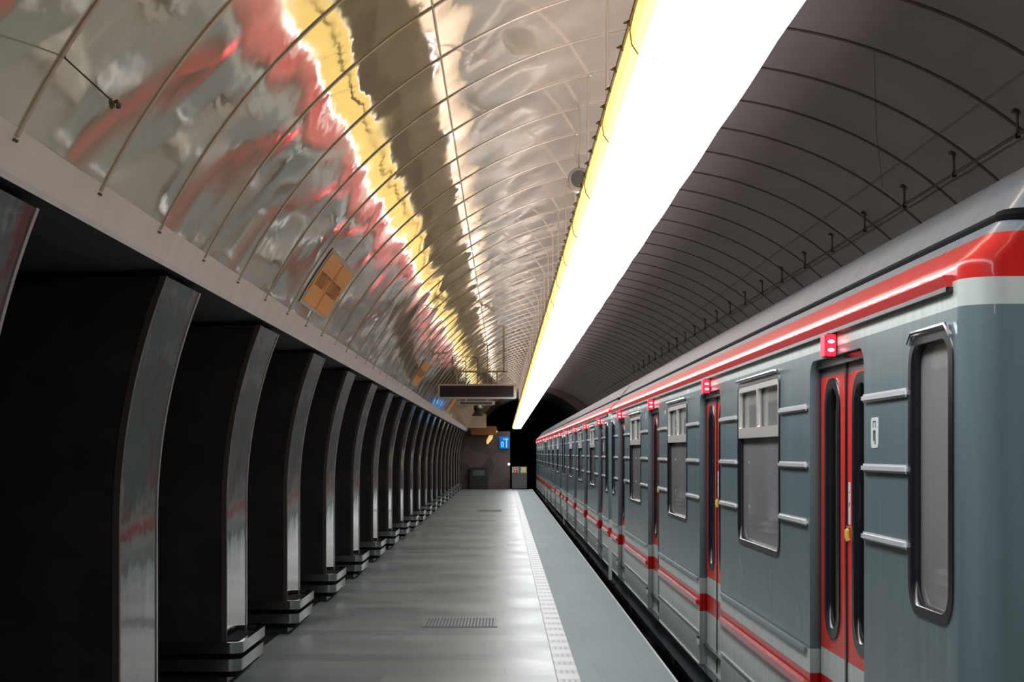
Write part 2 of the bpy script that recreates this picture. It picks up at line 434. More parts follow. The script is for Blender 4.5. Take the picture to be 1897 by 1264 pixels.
# cover strips over the panel joints
def strip(name, y, t0, t1, w, hgt, mats, n=40, edge=.004):
    bm = bmesh.new()
    sec = [(-w / 2, -.001), (-w / 2, hgt), (-w / 2 + edge, hgt + .001), (w / 2 - edge, hgt + .001), (w / 2, hgt), (w / 2, -.001)]
    rows = []
    for th in np.linspace(t0, t1, n):
        rows.append([(on_vault(th, o_)[0], y + d, on_vault(th, o_)[1]) for d, o_ in sec])
    V = [[bm.verts.new(p) for p in r] for r in rows]
    for i in range(len(V) - 1):
        for j in range(len(sec) - 1):
            f = bm.faces.new((V[i][j], V[i][j + 1], V[i + 1][j + 1], V[i + 1][j])); f.material_index = 0 if j == 2 else 1
    return obj(name, bm, mats)
TNO = 4
base = None
for i, y in enumerate(ribs):
    if y > YE: break
    if base is None:
        base = strip('trim_%d' % TNO, 0, TH_P - .008, TH_S, .034, .006, ['rib', 'rib_edge'])
        o = base
        # pair of fixing screws beneath the strip
    else:
        o = base.copy(); o.name = 'trim_%d' % TNO; COL.objects.link(o)
    o.location.y = y; struct(o); TNO += 1
base = None
for i, y in enumerate([y for y in ribs if y < YE]):
    if base is None:
        base = strip('trim_%d' % TNO, 0, TH_S, TH_R - .3, .050, .006, ['rib_dark', 'rib_dark']); o = base
    else:
        o = base.copy(); o.name = 'trim_%d' % TNO; COL.objects.link(o)
    o.location.y = y; struct(o); TNO += 1
# lengthwise joints
def longseam(th, w, m, y1):
    global TNO
    bm = bmesh.new(); a, b = th - w / 2 / R, th + w / 2 / R
    rows = [[(on_vault(q, o_)[0], yy, on_vault(q, o_)[1]) for yy in (Y0, y1)] for q, o_ in ((a, -.002), (a, .004), (b, .004), (b, -.002))]
    grid(bm, rows); struct(obj('trim_%d' % TNO, bm, m)); TNO += 1
longseam(-math.asin((CX + .40) / R), .012, 'rib', YE)
longseam(math.asin((3.34 - CX) / R), .02, 'rib_dull', YE)
longseam(math.asin((3.62 - CX) / R), .016, 'rib_dark', YE)
longseam(math.asin((4.10 - CX) / R), .016, 'rib_dark', YE)
# screw pairs under each strip, on the pale fascia
base = None
for k, y in enumerate([y for y in ribs if 4 < y < 30]):
    if base is None:
        bm = bmesh.new()
        for d in (-.014, .014):
            th = TH_P - .012; x, z = on_vault(th, .004)
            bmesh.ops.create_icosphere(bm, subdivisions=1, radius=.007, matrix=Matrix.Translation((x, d, z)))
        base = obj('trim_%d' % TNO, bm, 'rib_edge'); o = base
    else:
        o = base.copy(); o.name = 'trim_%d' % TNO; COL.objects.link(o)
    o.location.y = y; struct(o); TNO += 1

# ------------------------------------------------------------ pylons
PY0, PYS, PYW = 8.47 - 3.27, 3.27, .95
def pylon():
    t = thing('pylon', (XC - 1.2, 0, 0), '', 'pylon', 'metal-faced pylons along the platform')
    ox = -(XC - 1.2)
    # front section: vertical below z 1.2, then along the vault
    prof = [(XC, 0.0), (XC, .6), (XC, 1.0)]
    for z in np.linspace(1.25, 2.56, 22):
        prof.append((1.61 - math.sqrt(3.6 ** 2 - (z - 1.25) ** 2), z))
    hw = PYW / 2
    # dark stone core
    bm = bmesh.new()
    rows = [[(x - .03 + ox, -hw + .004, z), (x - .03 + ox, hw - .004, z)] for x, z in prof]
    front = [bm.verts.new((x - .03 + ox, -hw + .004, max(z, .0045))) for x, z in prof]
    back = [bm.verts.new((x - .03 + ox, hw - .004, max(z, .0045))) for x, z in prof]
    bl = [bm.verts.new((-4.6 + ox, -hw + .004, .0045)), bm.verts.new((-4.6 + ox, -hw + .004, 2.54))]
    br = [bm.verts.new((-4.6 + ox, hw - .004, .0045)), bm.verts.new((-4.6 + ox, hw - .004, 2.54))]
    for i in range(len(prof) - 1): bm.faces.new((front[i], front[i + 1], back[i + 1], back[i]))
    bm.faces.new(front + [bl[1], bl[0]]); bm.faces.new(back + [br[1], br[0]])
    bm.faces.new((bl[0], bl[1], br[1], br[0])); bm.faces.new((front[-1], back[-1], br[1], bl[1]))
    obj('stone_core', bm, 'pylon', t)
    # polished metal sheet
    bm = bmesh.new(); ny = 9
    rng = random.Random(5)
    rows = []
    for i, (x, z) in enumerate(prof):
        rows.append([(x + ox + .002 * math.sin(PI * j / (ny - 1)) * math.sin(z * 5.1 + 1.3), -hw + .035 + (PYW - .07) * j / (ny - 1), z) for j in range(ny)])
    grid(bm, rows); obj('metal_sheet', bm, 'pylon_metal', t, smooth=True)
    for s in (-1, 1):
        bm = bmesh.new()
        y0, y1 = (s * hw, s * (hw - .034))
        rows = [[(x + ox - .03, y0, z), (x + ox + .006, y0, z), (x + ox + .006, y1, z), (x + ox - .006, y1, z)] for x, z in prof]
        grid(bm, rows); obj('edge_trim', bm, 'trim' if s > 0 else 'trim_dark', t, smooth=False)
    # bumper: two bands round the foot, and the plinth under it
    def band(z0, z1, off, m, nm):
        bm = bmesh.new(); r = .09; pts = []
        xo, xi = XC + off + ox, -4.4 + ox; yo = hw + off
        corners = [(xi, -yo), (xo - r, -yo)] + [(xo - r + r * math.sin(a), -yo + r - r * math.cos(a)) for a in np.linspace(.2, PI / 2, 6)]
        corners += [(x, -y) for x, y in corners[::-1]]
        n = len(corners)
        outer = corners; inner = []
        for i, (x, y) in enumerate(corners):
            a = corners[max(i - 1, 0)]; b = corners[min(i + 1, n - 1)]
            tx, ty = b[0] - a[0], b[1] - a[1]; l = math.hypot(tx, ty)
            inner.append((x - ty / l * .028, y + tx / l * .028))
        rings = [[bm.verts.new(p) for p in ((x, y, z0), (x, y, z1), (u, v, z1), (u, v, z0))] for (x, y), (u, v) in zip(outer, inner)]
        for i in range(n - 1):
            for k in range(4):
                f = bm.faces.new((rings[i][k], rings[i][(k + 1) % 4], rings[i + 1][(k + 1) % 4], rings[i + 1][k]))
                f.material_index = 1 if (i in (0, n - 2) and k != 1) else 0  # front and back faces painted dark as if unlit; top stays metal
        bm.faces.new(rings[0]); bm.faces.new(rings[-1])
        return obj(nm, bm, [m, 'grate_band_shade'], t, smooth=True)
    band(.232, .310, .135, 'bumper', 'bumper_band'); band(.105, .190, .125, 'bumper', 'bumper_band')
    bm = bmesh.new(); box(bm, -4.5 + ox, XC + .085 + ox, -hw - .07, hw + .07, .06, .275); obj('bumper_block', bm, 'dark', t)
    bm = bmesh.new(); box(bm, -4.5 + ox, XC + .012 + ox, -hw - .01, hw + .01, .0045, .09); obj('plinth', bm, 'steel', t)
    return t
NP = 21
p0 = pylon()
for k in range(NP):
    t = p0 if k == 0 else copy_tree(p0)
    t.location.y = PY0 + PYS * k + PYW / 2
    if k == 0: t['label'] = 'nearest curved pylon, only its top showing at the left frame edge'
    else: t['label'] = '%s dark pylon with polished curved metal face, counted from the camera' % ORD[k]

# ------------------------------------------------------------ the long luminaire
LZ = 3.0; LX0, LX1 = .398, .890; LYA, LYB = -3.0, 86.0
lamp = thing('ceiling_luminaire', ((LX0 + LX1) / 2, 5, LZ), 'continuous glowing white strip luminaire hung over the platform edge along the whole hall', 'lamp')
lx = -(LX0 + LX1) / 2; LO = Vector((lx, -5, -LZ))
SEG = 1.5
SECF = [(.430, 3.100), (.413, 3.050), (.402, 3.000), (.408, 2.955), (.428, 2.925)]
SECW = [(.430, 2.922), (.470, 2.914), (.53, 2.906), (.61, 2.902), (.70, 2.904), (.78, 2.916), (.84, 2.942), (.872, 2.968), (.886, 2.992)]
def lamp_sec(n=14):
    return SECW
dmesh = None; y = 5.26 - SEG * 5; i = 0
while y < LYB:
    if dmesh is None:
        bm = bmesh.new(); sec = lamp_sec(); n = 10
        rows = []
        for k in range(n + 1):
            yy = .006 + (SEG - .012) * k / n
            sag = .008 * math.sin(PI * k / n)
            rows.append([(x + lx, yy, z - LZ - sag) for x, z in sec])
        grid(bm, rows)
        d = obj('diffuser', bm, 'diff', lamp, smooth=True); dmesh = d
    else:
        d = dmesh.copy(); COL.objects.link(d); d.parent = lamp
    d.location = (0, y - 5, 0); y += SEG; i += 1
LYB = y
bm = bmesh.new()     # warm glowing flank facing the vault
grid(bm, [[(x + lx, LYA - 5, z - LZ), (x + lx, LYB - 5, z - LZ)] for x, z in SECF[:4]])
obj('warm_flank', bm, 'flank', lamp, smooth=True)
bm = bmesh.new(); grid(bm, [[(x + lx, LYA - 5, z - LZ), (x + lx, LYB - 5, z - LZ)] for x, z in SECF[3:]])
obj('pale_flank', bm, 'flank_pale', lamp)
bm = bmesh.new()     # opaque housing: top and track side
secs = [(.430, .101), (.50, .20), (.646, .332), (.650, .332), (.664, .19), (.878, .19), (.889, .335), (.894, .335), (.897, .12), (.891, -.005), (.880, .0)]
grid(bm, [[(x + lx, LYA - 5, z), (x + lx, LYB - 5, z)] for x, z in secs]); obj('housing', bm, 'housing', lamp, smooth=False)
bm = bmesh.new()     # dark lip on the platform side
tube(bm, [(.409 + lx, LYA - 5, .060), (.409 + lx, LYB - 5, .060)], .005, 6)
obj('lower_lip', bm, 'clip', lamp)
bm = bmesh.new()
box(bm, LX0 + lx, LX1 + lx, LYB - 5, LYB - 4.98, -.11, .22); obj('end_cap', bm, 'housing', lamp)
jm = None; y = 5.26 - SEG * 3
while y < 70:
    if jm is None:
        bm = bmesh.new(); tube(bm, [(x + lx - .001, 0, z - LZ - .001) for x, z in SECF], .0035, 5)
        jm = obj('diffuser_joint', bm, 'joint', lamp); d = jm
    else: d = jm.copy(); COL.objects.link(d); d.parent = lamp
    d.location = (0, y - 5, 0); y += SEG
# upward strip sunk between the two top flanges, and small gaps in the housing side
um = None; y = 5.26 - SEG * 5
while y < LYB - .1:
    if um is None:
        bm = bmesh.new(); grid(bm, [[(.69 + lx, .02, .195), (.69 + lx, SEG - .02, .195)], [(.855 + lx, .02, .195), (.855 + lx, SEG - .02, .195)]])
        um = obj('upward_strip', bm, 'slot', lamp); d = um
    else: d = um.copy(); COL.objects.link(d); d.parent = lamp
    d.location = (0, y - 5, 0); y += SEG
sm = None; y = 1.0; c = 0
while y < 76 and c < 49:
    if sm is None:
        bm = bmesh.new(); grid(bm, [[(.520 + lx, .7, .216), (.520 + lx, .86, .216)], [(.555 + lx, .7, .240), (.555 + lx, .86, .240)]])
        grid(bm, [[(.615 + lx, 0, .280), (.615 + lx, .2, .280)], [(.640 + lx, 0, .298), (.640 + lx, .2, .298)]])
        sm = obj('side_gap', bm, 'spot', lamp); d = sm
    else: d = sm.copy(); COL.objects.link(d); d.parent = lamp
    d.location = (0, y - 5, 0); y += 1.5; c += 1
# clips along the lip
cm = None
def clip_bm(bm, y, seed):
    rg = random.Random(seed); dz = rg.uniform(-.004, .004)
    pts = [(.412 + lx, y - .03, .052 + dz), (.398 + lx, y - .035, .060 + dz), (.394 + lx, y, .068 + dz), (.398 + lx, y + .035, .078 + dz), (.416 + lx, y + .03, .084 + dz)]
    tube(bm, pts, .004, 5)
y = 4.1; c = 0; rest = []
while y < 84:
    if c < 99:
        if cm is None:
            bm = bmesh.new(); clip_bm(bm, 0, 1); cm = obj('clip', bm, 'clip', lamp, smooth=True); d = cm
        else: d = cm.copy(); COL.objects.link(d); d.parent = lamp
        d.location = (0, y - 5, 0)
    else: rest.append(y)
    y += .33; c += 1
bm = bmesh.new()
for k, yy in enumerate(rest): clip_bm(bm, yy - 5, k)
o = obj('clip', bm, 'clip', lamp); o['kind'] = 'stuff'
rm = None
for k in range(-2, 28):
    yy = 10.33 + 2.35 * k
    if rm is None:
        bm = bmesh.new(); tube(bm, [(0, 0, .19), (0, 0, 4.565 - LZ)], .010, 8)
        tube(bm, [(0, 0, 4.555 - LZ), (0, 0, 4.567 - LZ)], .030, 12)
        rm = obj('hanger_rod', bm, 'cream', lamp, smooth=True); d = rm
    else: d = rm.copy(); COL.objects.link(d); d.parent = lamp
    d.location = (0, yy - 5, 0)

# ------------------------------------------------------------ metro cars
CARL = 18.40; PITCH = 19.2; CARY = 5.714; CR = .12
DOORS = [2.12, 6.90, 11.68, 16.46]; DW = .64
WINS = [(3.68, 5.34), (8.46, 10.12), (13.24, 14.90)]
ENDW = [(.05, .66), (17.74, 18.35)]
ROOFP = [(0, 2.245), (0, 2.288), (.001, 2.299), (.004, 2.309), (.010, 2.318), (.016, 2.325), (.074, 2.384), (.08, 2.390), (.15, 2.465), (.23, 2.58), (.31, 2.668), (.40, 2.735), (.55, 2.78), (.80, 2.815), (1.10, 2.84), (1.35, 2.85)]
def make_car():
    t = thing('metro_car', (XT + 1.35, CARY + CARL / 2, -1.12), '', 'train car', 'coupled cars of the metro train')
    OFF = Vector((-1.35, -CARL / 2, 1.12))
    def part(name, bm, m, parent=None, smooth=False):
        return obj(name, bm, m, parent or t, smooth, loc=None if parent else OFF)
    def pslab(name, out, holes, x0, x1, m, parent=None, bevel=0.0):
        return part(name, slab_mesh(out, holes, x0, x1, bevel), m, parent)
    # platform side with door notches and window holes
    zb, zt, dt = -.06, 2.245, 2.115
    out = [(0, zb)]
    for c in DOORS:
        out += [(c - DW, zb)]
        r = .10
        out += [(c - DW + r - r * math.cos(a), dt - r + r * math.sin(a)) for a in np.linspace(0, PI / 2, 7)]
        out += [(c + DW - r + r * math.sin(a), dt - r + r * math.cos(a)) for a in np.linspace(0, PI / 2, 7)]
        out += [(c + DW, zb)]
    out += [(CARL, zb), (CARL, zt), (0, zt)]
    WR = [rrect(a, b, 1.06, 2.10, (.10, .10, .06, .06)) for a, b in WINS] + [rrect(a, b, 1.05, 2.085, .12) for a, b in ENDW]
    pslab('side_wall', out, WR, 0, .06, 'body')
    # other side of the body, plain
    bm = bmesh.new(); box(bm, 2.66, 2.70, 0, CARL, zb, zt); part('far_side_wall', bm, 'body')
    # roof
    bm = bmesh.new(); full = ROOFP + [(2.70 - x, z) for x, z in ROOFP[-2::-1]]
    grid(bm, [[(x, yy, z) for yy in np.linspace(0, CARL, 12)] for x, z in full]); part('roof', bm, 'body', smooth=True)
    # ends: rounded corners with deeper valance
    for e in (0, 1):
        def Yv(d): return -d if e == 0 else CARL + d
        side = [(0, -.27), (0, .3), (0, .6), (0, 1.2), (0, 2.0)] + ROOFP
        bm = bmesh.new(); rings = []
        prof = side + [(2.70 - x, z) for x, z in side[-2::-1]]
        prof = [(0, -.27), (0, .3), (0, 1.2), (0, 2.1)] + ROOFP + [(2.70 - x, z) for x, z in (ROOFP[:-1])[::-1]] + [(2.70, 2.1), (2.70, 1.2), (2.70, .3), (2.70, -.27)]
        for a in np.linspace(0, PI / 2, 9):
            ins = CR * (1 - math.cos(a)); d = CR * math.sin(a)
            rings.append([((x + ins * (1.35 - x) / 1.35), Yv(d), z - (ins * .9 * max(0, (z - 2.39)) / .46)) for x, z in prof])
        V = grid(bm, rings)
        # end sheet
        cen_b = bm.verts.new((1.35, Yv(CR + .02), -.27)); 
        last = V[-1]
        for i in range(len(last) - 1):
            bm.faces.new((last[i], last[i + 1], cen_b))
        part('car_end', bm, 'body', smooth=True)
        # gangway door and windows in the end, facing along the track
        s = -1 if e == 0 else 1; yf = Yv(CR + .012)
        def yz(bm2, x0, x1, z0, z1, th=.03, r=.07):
            b2 = slab_mesh(rrect(x0, x1, z0, z1, r), [], -th / 2, th / 2)
            me2 = bpy.data.meshes.new('q'); b2.to_mesh(me2); b2.free(); n0 = len(bm2.verts)
            bm2.from_mesh(me2); bpy.data.meshes.remove(me2); bm2.verts.ensure_lookup_table()
            for v in bm2.verts[n0:]: v.co = Vector((v.co.y, yf + s * .012 + v.co.x * .6, v.co.z))
        bm = bmesh.new(); yz(bm, .98, 1.72, .15, 2.1); g = part('end_door', bm, 'greypaint')
        bm = bmesh.new(); yz(bm, 1.10, 1.60, 1.15, 1.95, .05); part('end_door_pane', bm, 'glass', g)
        bm = bmesh.new()
        for q in (.42, 1.84): yz(bm, q, q + .42, 1.15, 1.95, .04)
        part('end_window', bm, 'glass')
        # dark groove above the red band of the end
    # gutter line in the roof
    bm = bmesh.new()
    pts = [(.138, .10, 2.462), (.138, CARL - .10, 2.462)]
    tube(bm, [(.150, -.02, 2.468), (.150, CARL + .02, 2.468)], .018, 8); part('roof_gutter', bm, 'dark', smooth=True)
    for e in (0, 1):
        bm = bmesh.new(); pts = []
        for a in np.linspace(0, PI / 2, 8):
            ins = CR * (1 - math.cos(a)); d = CR * math.sin(a)
            pts.append((.150 + ins * .9, -d - .005 if e == 0 else CARL + d + .005, 2.468 - ins * .06))
        yl = pts[-1][1]; pts += [(.6, yl, 2.46), (1.35, yl, 2.46), (2.1, yl, 2.46)]
        tube(bm, pts, .022, 8); part('roof_gutter', bm, 'dark', smooth=True)
    # red drip rail with a dark slot beneath
    bm = bmesh.new()
    sec = [(0.0, 2.232), (-.018, 2.230), (-.036, 2.268), (-.033, 2.272), (.002, 2.274)]
    grid(bm, [[(x, .06, z) for x, z in sec], [(x, CARL - .06, z) for x, z in sec]])
    for yy in (.06, CARL - .06): bm.faces.new([bm.verts.new((x, yy, z)) for x, z in sec])
    part('drip_rail', bm, 'redmatt')
    bm = bmesh.new(); box(bm, -.026, 0, .05, CARL - .05, 2.215, 2.231); part('drip_slot', bm, 'rubber')
    # underframe
    bm = bmesh.new(); box(bm, .04, 2.66, .05, CARL - .05, -.30, -.05); part('underframe', bm, 'under')
    for k, yy in enumerate((2.9, 15.5)):
        bm = bmesh.new(); box(bm, .35, 2.35, yy - 1.5, yy + 1.5, -.75, -.30)
        for wy in (-1.05, 1.05):
            for wx in (.55, 2.05): bmesh.ops.create_cone(bm, cap_ends=True, segments=24, radius1=.39, radius2=.39, depth=.12, matrix=Matrix.Translation((wx, yy + wy, -.57)) @ Matrix.Rotation(PI / 2, 4, 'Y'))
        part('bogie', bm, 'under')
    bm = bmesh.new(); box(bm, 1.2, 1.5, -.42, -.1, -.32, -.12); box(bm, 1.2, 1.5, CARL + .1, CARL + .42, -.32, -.12); part('coupler', bm, 'steel')
    # interior
    bm = bmesh.new(); box(bm, .07, 2.65, .1, CARL - .1, -.02, .03); part('floor_panel', bm, 'under')
    bm = bmesh.new(); box(bm, 2.58, 2.64, .1, CARL - .1, .03, 2.2); box(bm, .07, 2.64, .05, .1, .03, 2.2); box(bm, .07, 2.64, CARL - .1, CARL - .05, .03, 2.2); box(bm, .07, 2.64, .1, CARL - .1, 2.2, 2.24)
    part('interior_lining', bm, 'inner')
    bmm = None
    for a, b in WINS:
        for x0, x1 in ((.10, .52), (2.16, 2.56)):
            bm = bmesh.new(); box(bm, x0, x1, a + .02, b - .02, .38, .50, bev=.03)
            xb = x0 if x0 < 1 else x1 - .07
            box(bm, xb, xb + .07, a + .02, b - .02, .50, .96, bev=.02); part('bench_seat', bm, 'seat')
    # door leaves
    for c in DOORS:
        for s in (-1, 1):
            a, b = (c - DW + .004, c - .008) if s < 0 else (c + .008, c + DW - .004)
            w0, w1 = (a + .17, b - .15) if s > 0 else (a + .15, b - .17)
            hole = rrect(w0, w1, .76, 1.99, (w1 - w0) / 2 - .02, 8)
            leaf = pslab('door_leaf', rrect(a, b, -.05, 2.105, .01, 2), [hole], .058, .112, 'leaf')
            ring_o = rrect(w0 - .03, w1 + .03, .73, 2.02, (w1 - w0) / 2, 8)
            ring_i = rrect(w0 + .018, w1 - .018, .778, 1.972, (w1 - w0) / 2 - .035, 8)
            pslab('window_seal', ring_o, [ring_i], .050, .100, 'rubber', leaf)
            pslab('door_pane', hole, [], .098, .104, 'doorglass', leaf)
            ye = b if s < 0 else a
            bm = bmesh.new(); box(bm, .052, .075, ye - .009, ye + .009, -.04, 2.09); part('edge_seal', bm, 'rubber', leaf)
            bm = bmesh.new(); ys = (w0 + w1) / 2 - s * .06
            box(bm, .0965, .0975, ys - .05, ys + .05, 1.335 if s < 0 else 1.36, 1.50 if s < 0 else 1.50); part('pane_sticker', bm, 'sticker', leaf)
            if s < 0:
                bm = bmesh.new(); yn = b - .055
                box(bm, .0565, .0582, yn - .022, yn + .022, 1.31, 1.51); g = part('notice_strip', bm, 'sticker', leaf)
                bm = bmesh.new()
                box(bm, .0560, .0566, yn - .008, yn + .008, 1.395, 1.415); box(bm, .0560, .0566, yn - .012, yn + .006, 1.46, 1.466); part('notice_mark', bm, 'ink', leaf)
                bm = bmesh.new(); tube(bm, [(.052, yn, 1.235), (.046, yn, 1.25), (.046, yn, 1.285), (.052, yn, 1.30)], .012, 8); part('pull_knob', bm, 'yellow', leaf, smooth=True)
        # black header and sill, guide knob
        pslab('door_header', rrect(c - DW, c + DW, 2.075, 2.112, .01, 2), [], .03, .062, 'rubber')
        bm = bmesh.new(); box(bm, -.012, .10, c - DW + .01, c + DW - .01, -.085, -.06); part('door_sill', bm, 'bumper')
        bm = bmesh.new(); box(bm, -.022, .004, c + DW + .012, c + DW + .05, .095, .155, bev=.006); part('guide_block', bm, 'whitepaint')
        bm = bmesh.new(); box(bm, -.018, .0, c + DW + .01, c + DW + .052, .155, .172); box(bm, .03, .06, c - DW, c + DW, .10, .115); part('guide_rail', bm, 'steel')
        # red door lamp
        bm = bmesh.new(); box(bm, -.052, 0, c - .055, c + .055, 2.10, 2.215, bev=.006); L_ = part('door_lamp', bm, 'rubber')
        bm = bmesh.new(); box(bm, -.050, -.006, c - .067, c - .054, 2.105, 2.210, bev=.004)
        box(bm, -.058, -.050, c - .05, c + .05, 2.108, 2.207); part('red_lens', bm, 'redglow', L_)
        bm = bmesh.new()
        for q in (2.135, 2.175): bmesh.ops.create_uvsphere(bm, u_segments=12, v_segments=8, radius=.011, matrix=Matrix.Translation((-.030, c - .068, q)) @ Matrix.Diagonal((1.5, .4, .8, 1)))
        part('lamp_bulb', bm, 'redhot', L_, smooth=True)
    # saloon windows
    def panel_rails(a, b):
        for z in (1.29, 1.585, 1.885):
            bm = bmesh.new(); box(bm, -.020, .001, a, b, z - .018, z + .018, bev=.009); part('rub_rail', bm, 'silverpaint', smooth=True)
    for a, b in WINS:
        rim = rrect(a, b, 1.06, 2.10, (.10, .10, .06, .06))
        fr = pslab('window_frame', rrect(a - .012, b + .012, 1.048, 2.112, (.11, .11, .07, .07)), [rrect(a + .02, b - .02, 1.08, 2.08, (.08, .08, .05, .05))], -.006, .045, 'rubber')
        pslab('pane', rrect(a + .01, b - .01, 1.07, 2.09, .06), [], .030, .036, 'glass', fr)
        m_ = (a + b) / 2
        vent = slab_mesh(rrect(a + .022, b - .022, 1.745, 2.078, (.01, .01, .05, .05)), [rrect(a + .055, m_ - .02, 1.81, 2.045, (.01, .01, .03, .03)), rrect(m_ + .02, b - .055, 1.81, 2.045, (.01, .01, .03, .03))], -.004, .028)
        part('vent_frame', vent, 'alu', fr)
        bm = bmesh.new(); tube(bm, [(-.012, a + .02, 2.118), (-.018, a + .06, 2.122), (-.018, b - .06, 2.122), (-.012, b - .02, 2.118)], .010, 8); part('rain_trim', bm, 'chrome', fr, smooth=True)
    for a, b in ENDW:
        fr = pslab('end_bay_frame', rrect(a - .012, b + .012, 1.035, 2.10, .13), [rrect(a + .045, b - .03, 1.07, 2.06, .09)], -.006, .05, 'rubber')
        pslab('pane', rrect(a + .03, b - .02, 1.06, 2.07, .08), [], .034, .040, 'glass', fr)
        bm = bmesh.new(); tube(bm, [(-.010, a + .0, 2.06), (-.014, a + .05, 2.104), (-.014, b - .08, 2.104), (-.010, b - .01, 2.07)], .009, 8); part('rain_trim', bm, 'chrome', fr, smooth=True)
    segs = [(.68, 1.46), (2.80, 3.645), (5.375, 6.24), (7.56, 8.425), (10.155, 11.02), (12.34, 13.205), (14.935, 15.80), (17.12, 17.72)]
    for a, b in segs: panel_rails(a, b)
    runs = [(.02, 1.44), (2.83, 6.20), (7.60, 10.98), (12.38, 15.76), (17.16, 18.38)]
    for a, b in runs:
        for z, m, r, nm in ((.628, 'greypaint', .020, 'waist_moulding'), (.442, 'redpaint', .032, 'red_moulding'), (.203, 'whitepaint', .012, 'skirt_moulding'), (-.052, 'whitepaint', .013, 'skirt_moulding')):
            bm = bmesh.new(); box(bm, -r * .75, .001, a, b, z - r, z + r, bev=r * .45); part(nm, bm, m, smooth=True)
    # small white plate with a black pictogram
    bm = slab_mesh(rrect(1.20, 1.33, 1.67, 1.80, .02), [], -.003, 0); pl = part('plate', bm, 'sticker')
    bm = bmesh.new()
    box(bm, -.0042, -.003, 1.245, 1.262, 1.70, 1.745); box(bm, -.0042, -.003, 1.262, 1.285, 1.733, 1.745); box(bm, -.0042, -.003, 1.275, 1.285, 1.70, 1.733); box(bm, -.0042, -.003, 1.245, 1.255, 1.685, 1.70); box(bm, -.0042, -.003, 1.24, 1.29, 1.78, 1.785); box(bm, -.0042, -.003, 1.24, 1.245, 1.755, 1.785)
    box(bm, -.0042, -.003, 1.285, 1.29, 1.755, 1.785)
    part('pictogram', bm, 'ink', pl)
    return t
c0 = make_car()
LAB = ['grey and red metro car nearest the camera, its end and four red doors in view',
       'second metro car, coupled behind the nearest one', 'third metro car, far down the platform',
       'fourth metro car, the farthest small one by the tunnel mouth']
for k in range(4):
    c = c0 if k == 0 else copy_tree(c0)
    c.location.y = CARY + CARL / 2 + PITCH * k; c['label'] = LAB[k]

# ------------------------------------------------------------ floor grilles
for k, (y0, y1, lab) in enumerate(((15.55, 16.35, 'near steel floor grille set in the platform slabs'), (46.0, 47.4, 'distant steel floor grille set in the platform slabs'))):
    t = thing('floor_grille', (-.43, (y0 + y1) / 2, 0), lab, 'grille')
    hy = (y1 - y0) / 2
    bm = bmesh.new(); box(bm, -.36, .36, -hy, hy, -.002, .0025); obj('tray', bm, 'grate_band_shade', t)
    for i in range(22):
        x = -.33 + .66 * i / 21
        if k == 0:
            bm = bmesh.new(); box(bm, x - .008, x + .008, -hy + .03, hy - .03, .0025, .008); obj('bar', bm, 'grate', t)
    bm = bmesh.new()
    for a in ((-.36, .36, -hy, -hy + .025), (-.36, .36, hy - .025, hy), (-.36, -.34, -hy + .025, hy - .025), (.34, .36, -hy + .025, hy - .025)): box(bm, *a, .0025, .007)
    obj('frame', bm, 'grate', t)

# ------------------------------------------------------------ notices on the vault
def th_left(z): return -math.acos((z - CZ) / R)
def notice(y0, y1, z0, z1, lab, marks):
    t0, t1 = th_left(z0), th_left(z1)
    xm, zm = on_vault((t0 + t1) / 2); t = thing('wall_notice', (xm, (y0 + y1) / 2, zm), lab, 'notice')
    C = Vector((-xm, -(y0 + y1) / 2, -zm))
    def patch(bm, ya, yb, ta, tb, off, th=.003):
        rows = []
        for q in np.linspace(ta, tb, 10):
            xi, zi = on_vault(q, off); rows.append([(xi - xm, ya + C.y, zi - zm), (xi - xm, yb + C.y, zi - zm)])
        V = grid(bm, rows)
    bm = bmesh.new(); patch(bm, y0, y1, t0, t1, .008); patch(bm, y0, y1, t0, t1, .003); obj('border', bm, 'cream', t)
    dt = .03 / R
    bm = bmesh.new(); patch(bm, y0 + .07, y1 - .07, t0 + dt, t1 - dt, .012); obj('orange_sheet', bm, 'orange', t)
    bm = bmesh.new(); patch(bm, (y0 + y1) / 2 - .012, (y0 + y1) / 2 + .012, t0 + dt, t1 - dt, .014); obj('joint', bm, 'brown', t)
    if marks:
        bm = bmesh.new(); rg = random.Random(11); zt = (t0 + t1) / 2
        L = y1 - y0
        for (ba, bb) in ((.10, .47), (.53, .93)):
            n = 6
            for i in range(n):
                ya = y0 + L * (ba + (bb - ba) * i / n); w = L * (bb - ba) / n * .78
                hh = .062 / R
                strokes = [(0, .22, -1, 1), (.75, 1, -1, 1)] if rg.random() < .6 else [(.35, .6, -1, 1)]
                strokes += [(0, 1, rg.choice((-1, -.1, .7)), None)]
                if rg.random() < .5: strokes += [(0, 1, .7, None)]
                for s in strokes:
                    if s[3] is None: patch(bm, ya + s[0] * w, ya + s[1] * w, zt + s[2] * hh, zt + (s[2] + .3) * hh, .0145)
                    else: patch(bm, ya + s[0] * w, ya + s[1] * w, zt + s[2] * hh, zt + s[3] * hh, .0145)
                if rg.random() < .3: patch(bm, ya + .3 * w, ya + .6 * w, zt + 1.25 * hh, zt + 1.55 * hh, .0145)
        obj('print', bm, 'brown', t)
    return t
notice(12.9, 14.78, 2.837, 3.258, 'large orange notice with brown print on the curved left wall', True)
notice(28.1, 29.95, 2.85, 3.258, 'orange notice with brown print farther down, next to the display board', True)
notice(45.5, 47.4, 2.82, 3.20, 'faint small orange notice on the left wall below the display board', False)

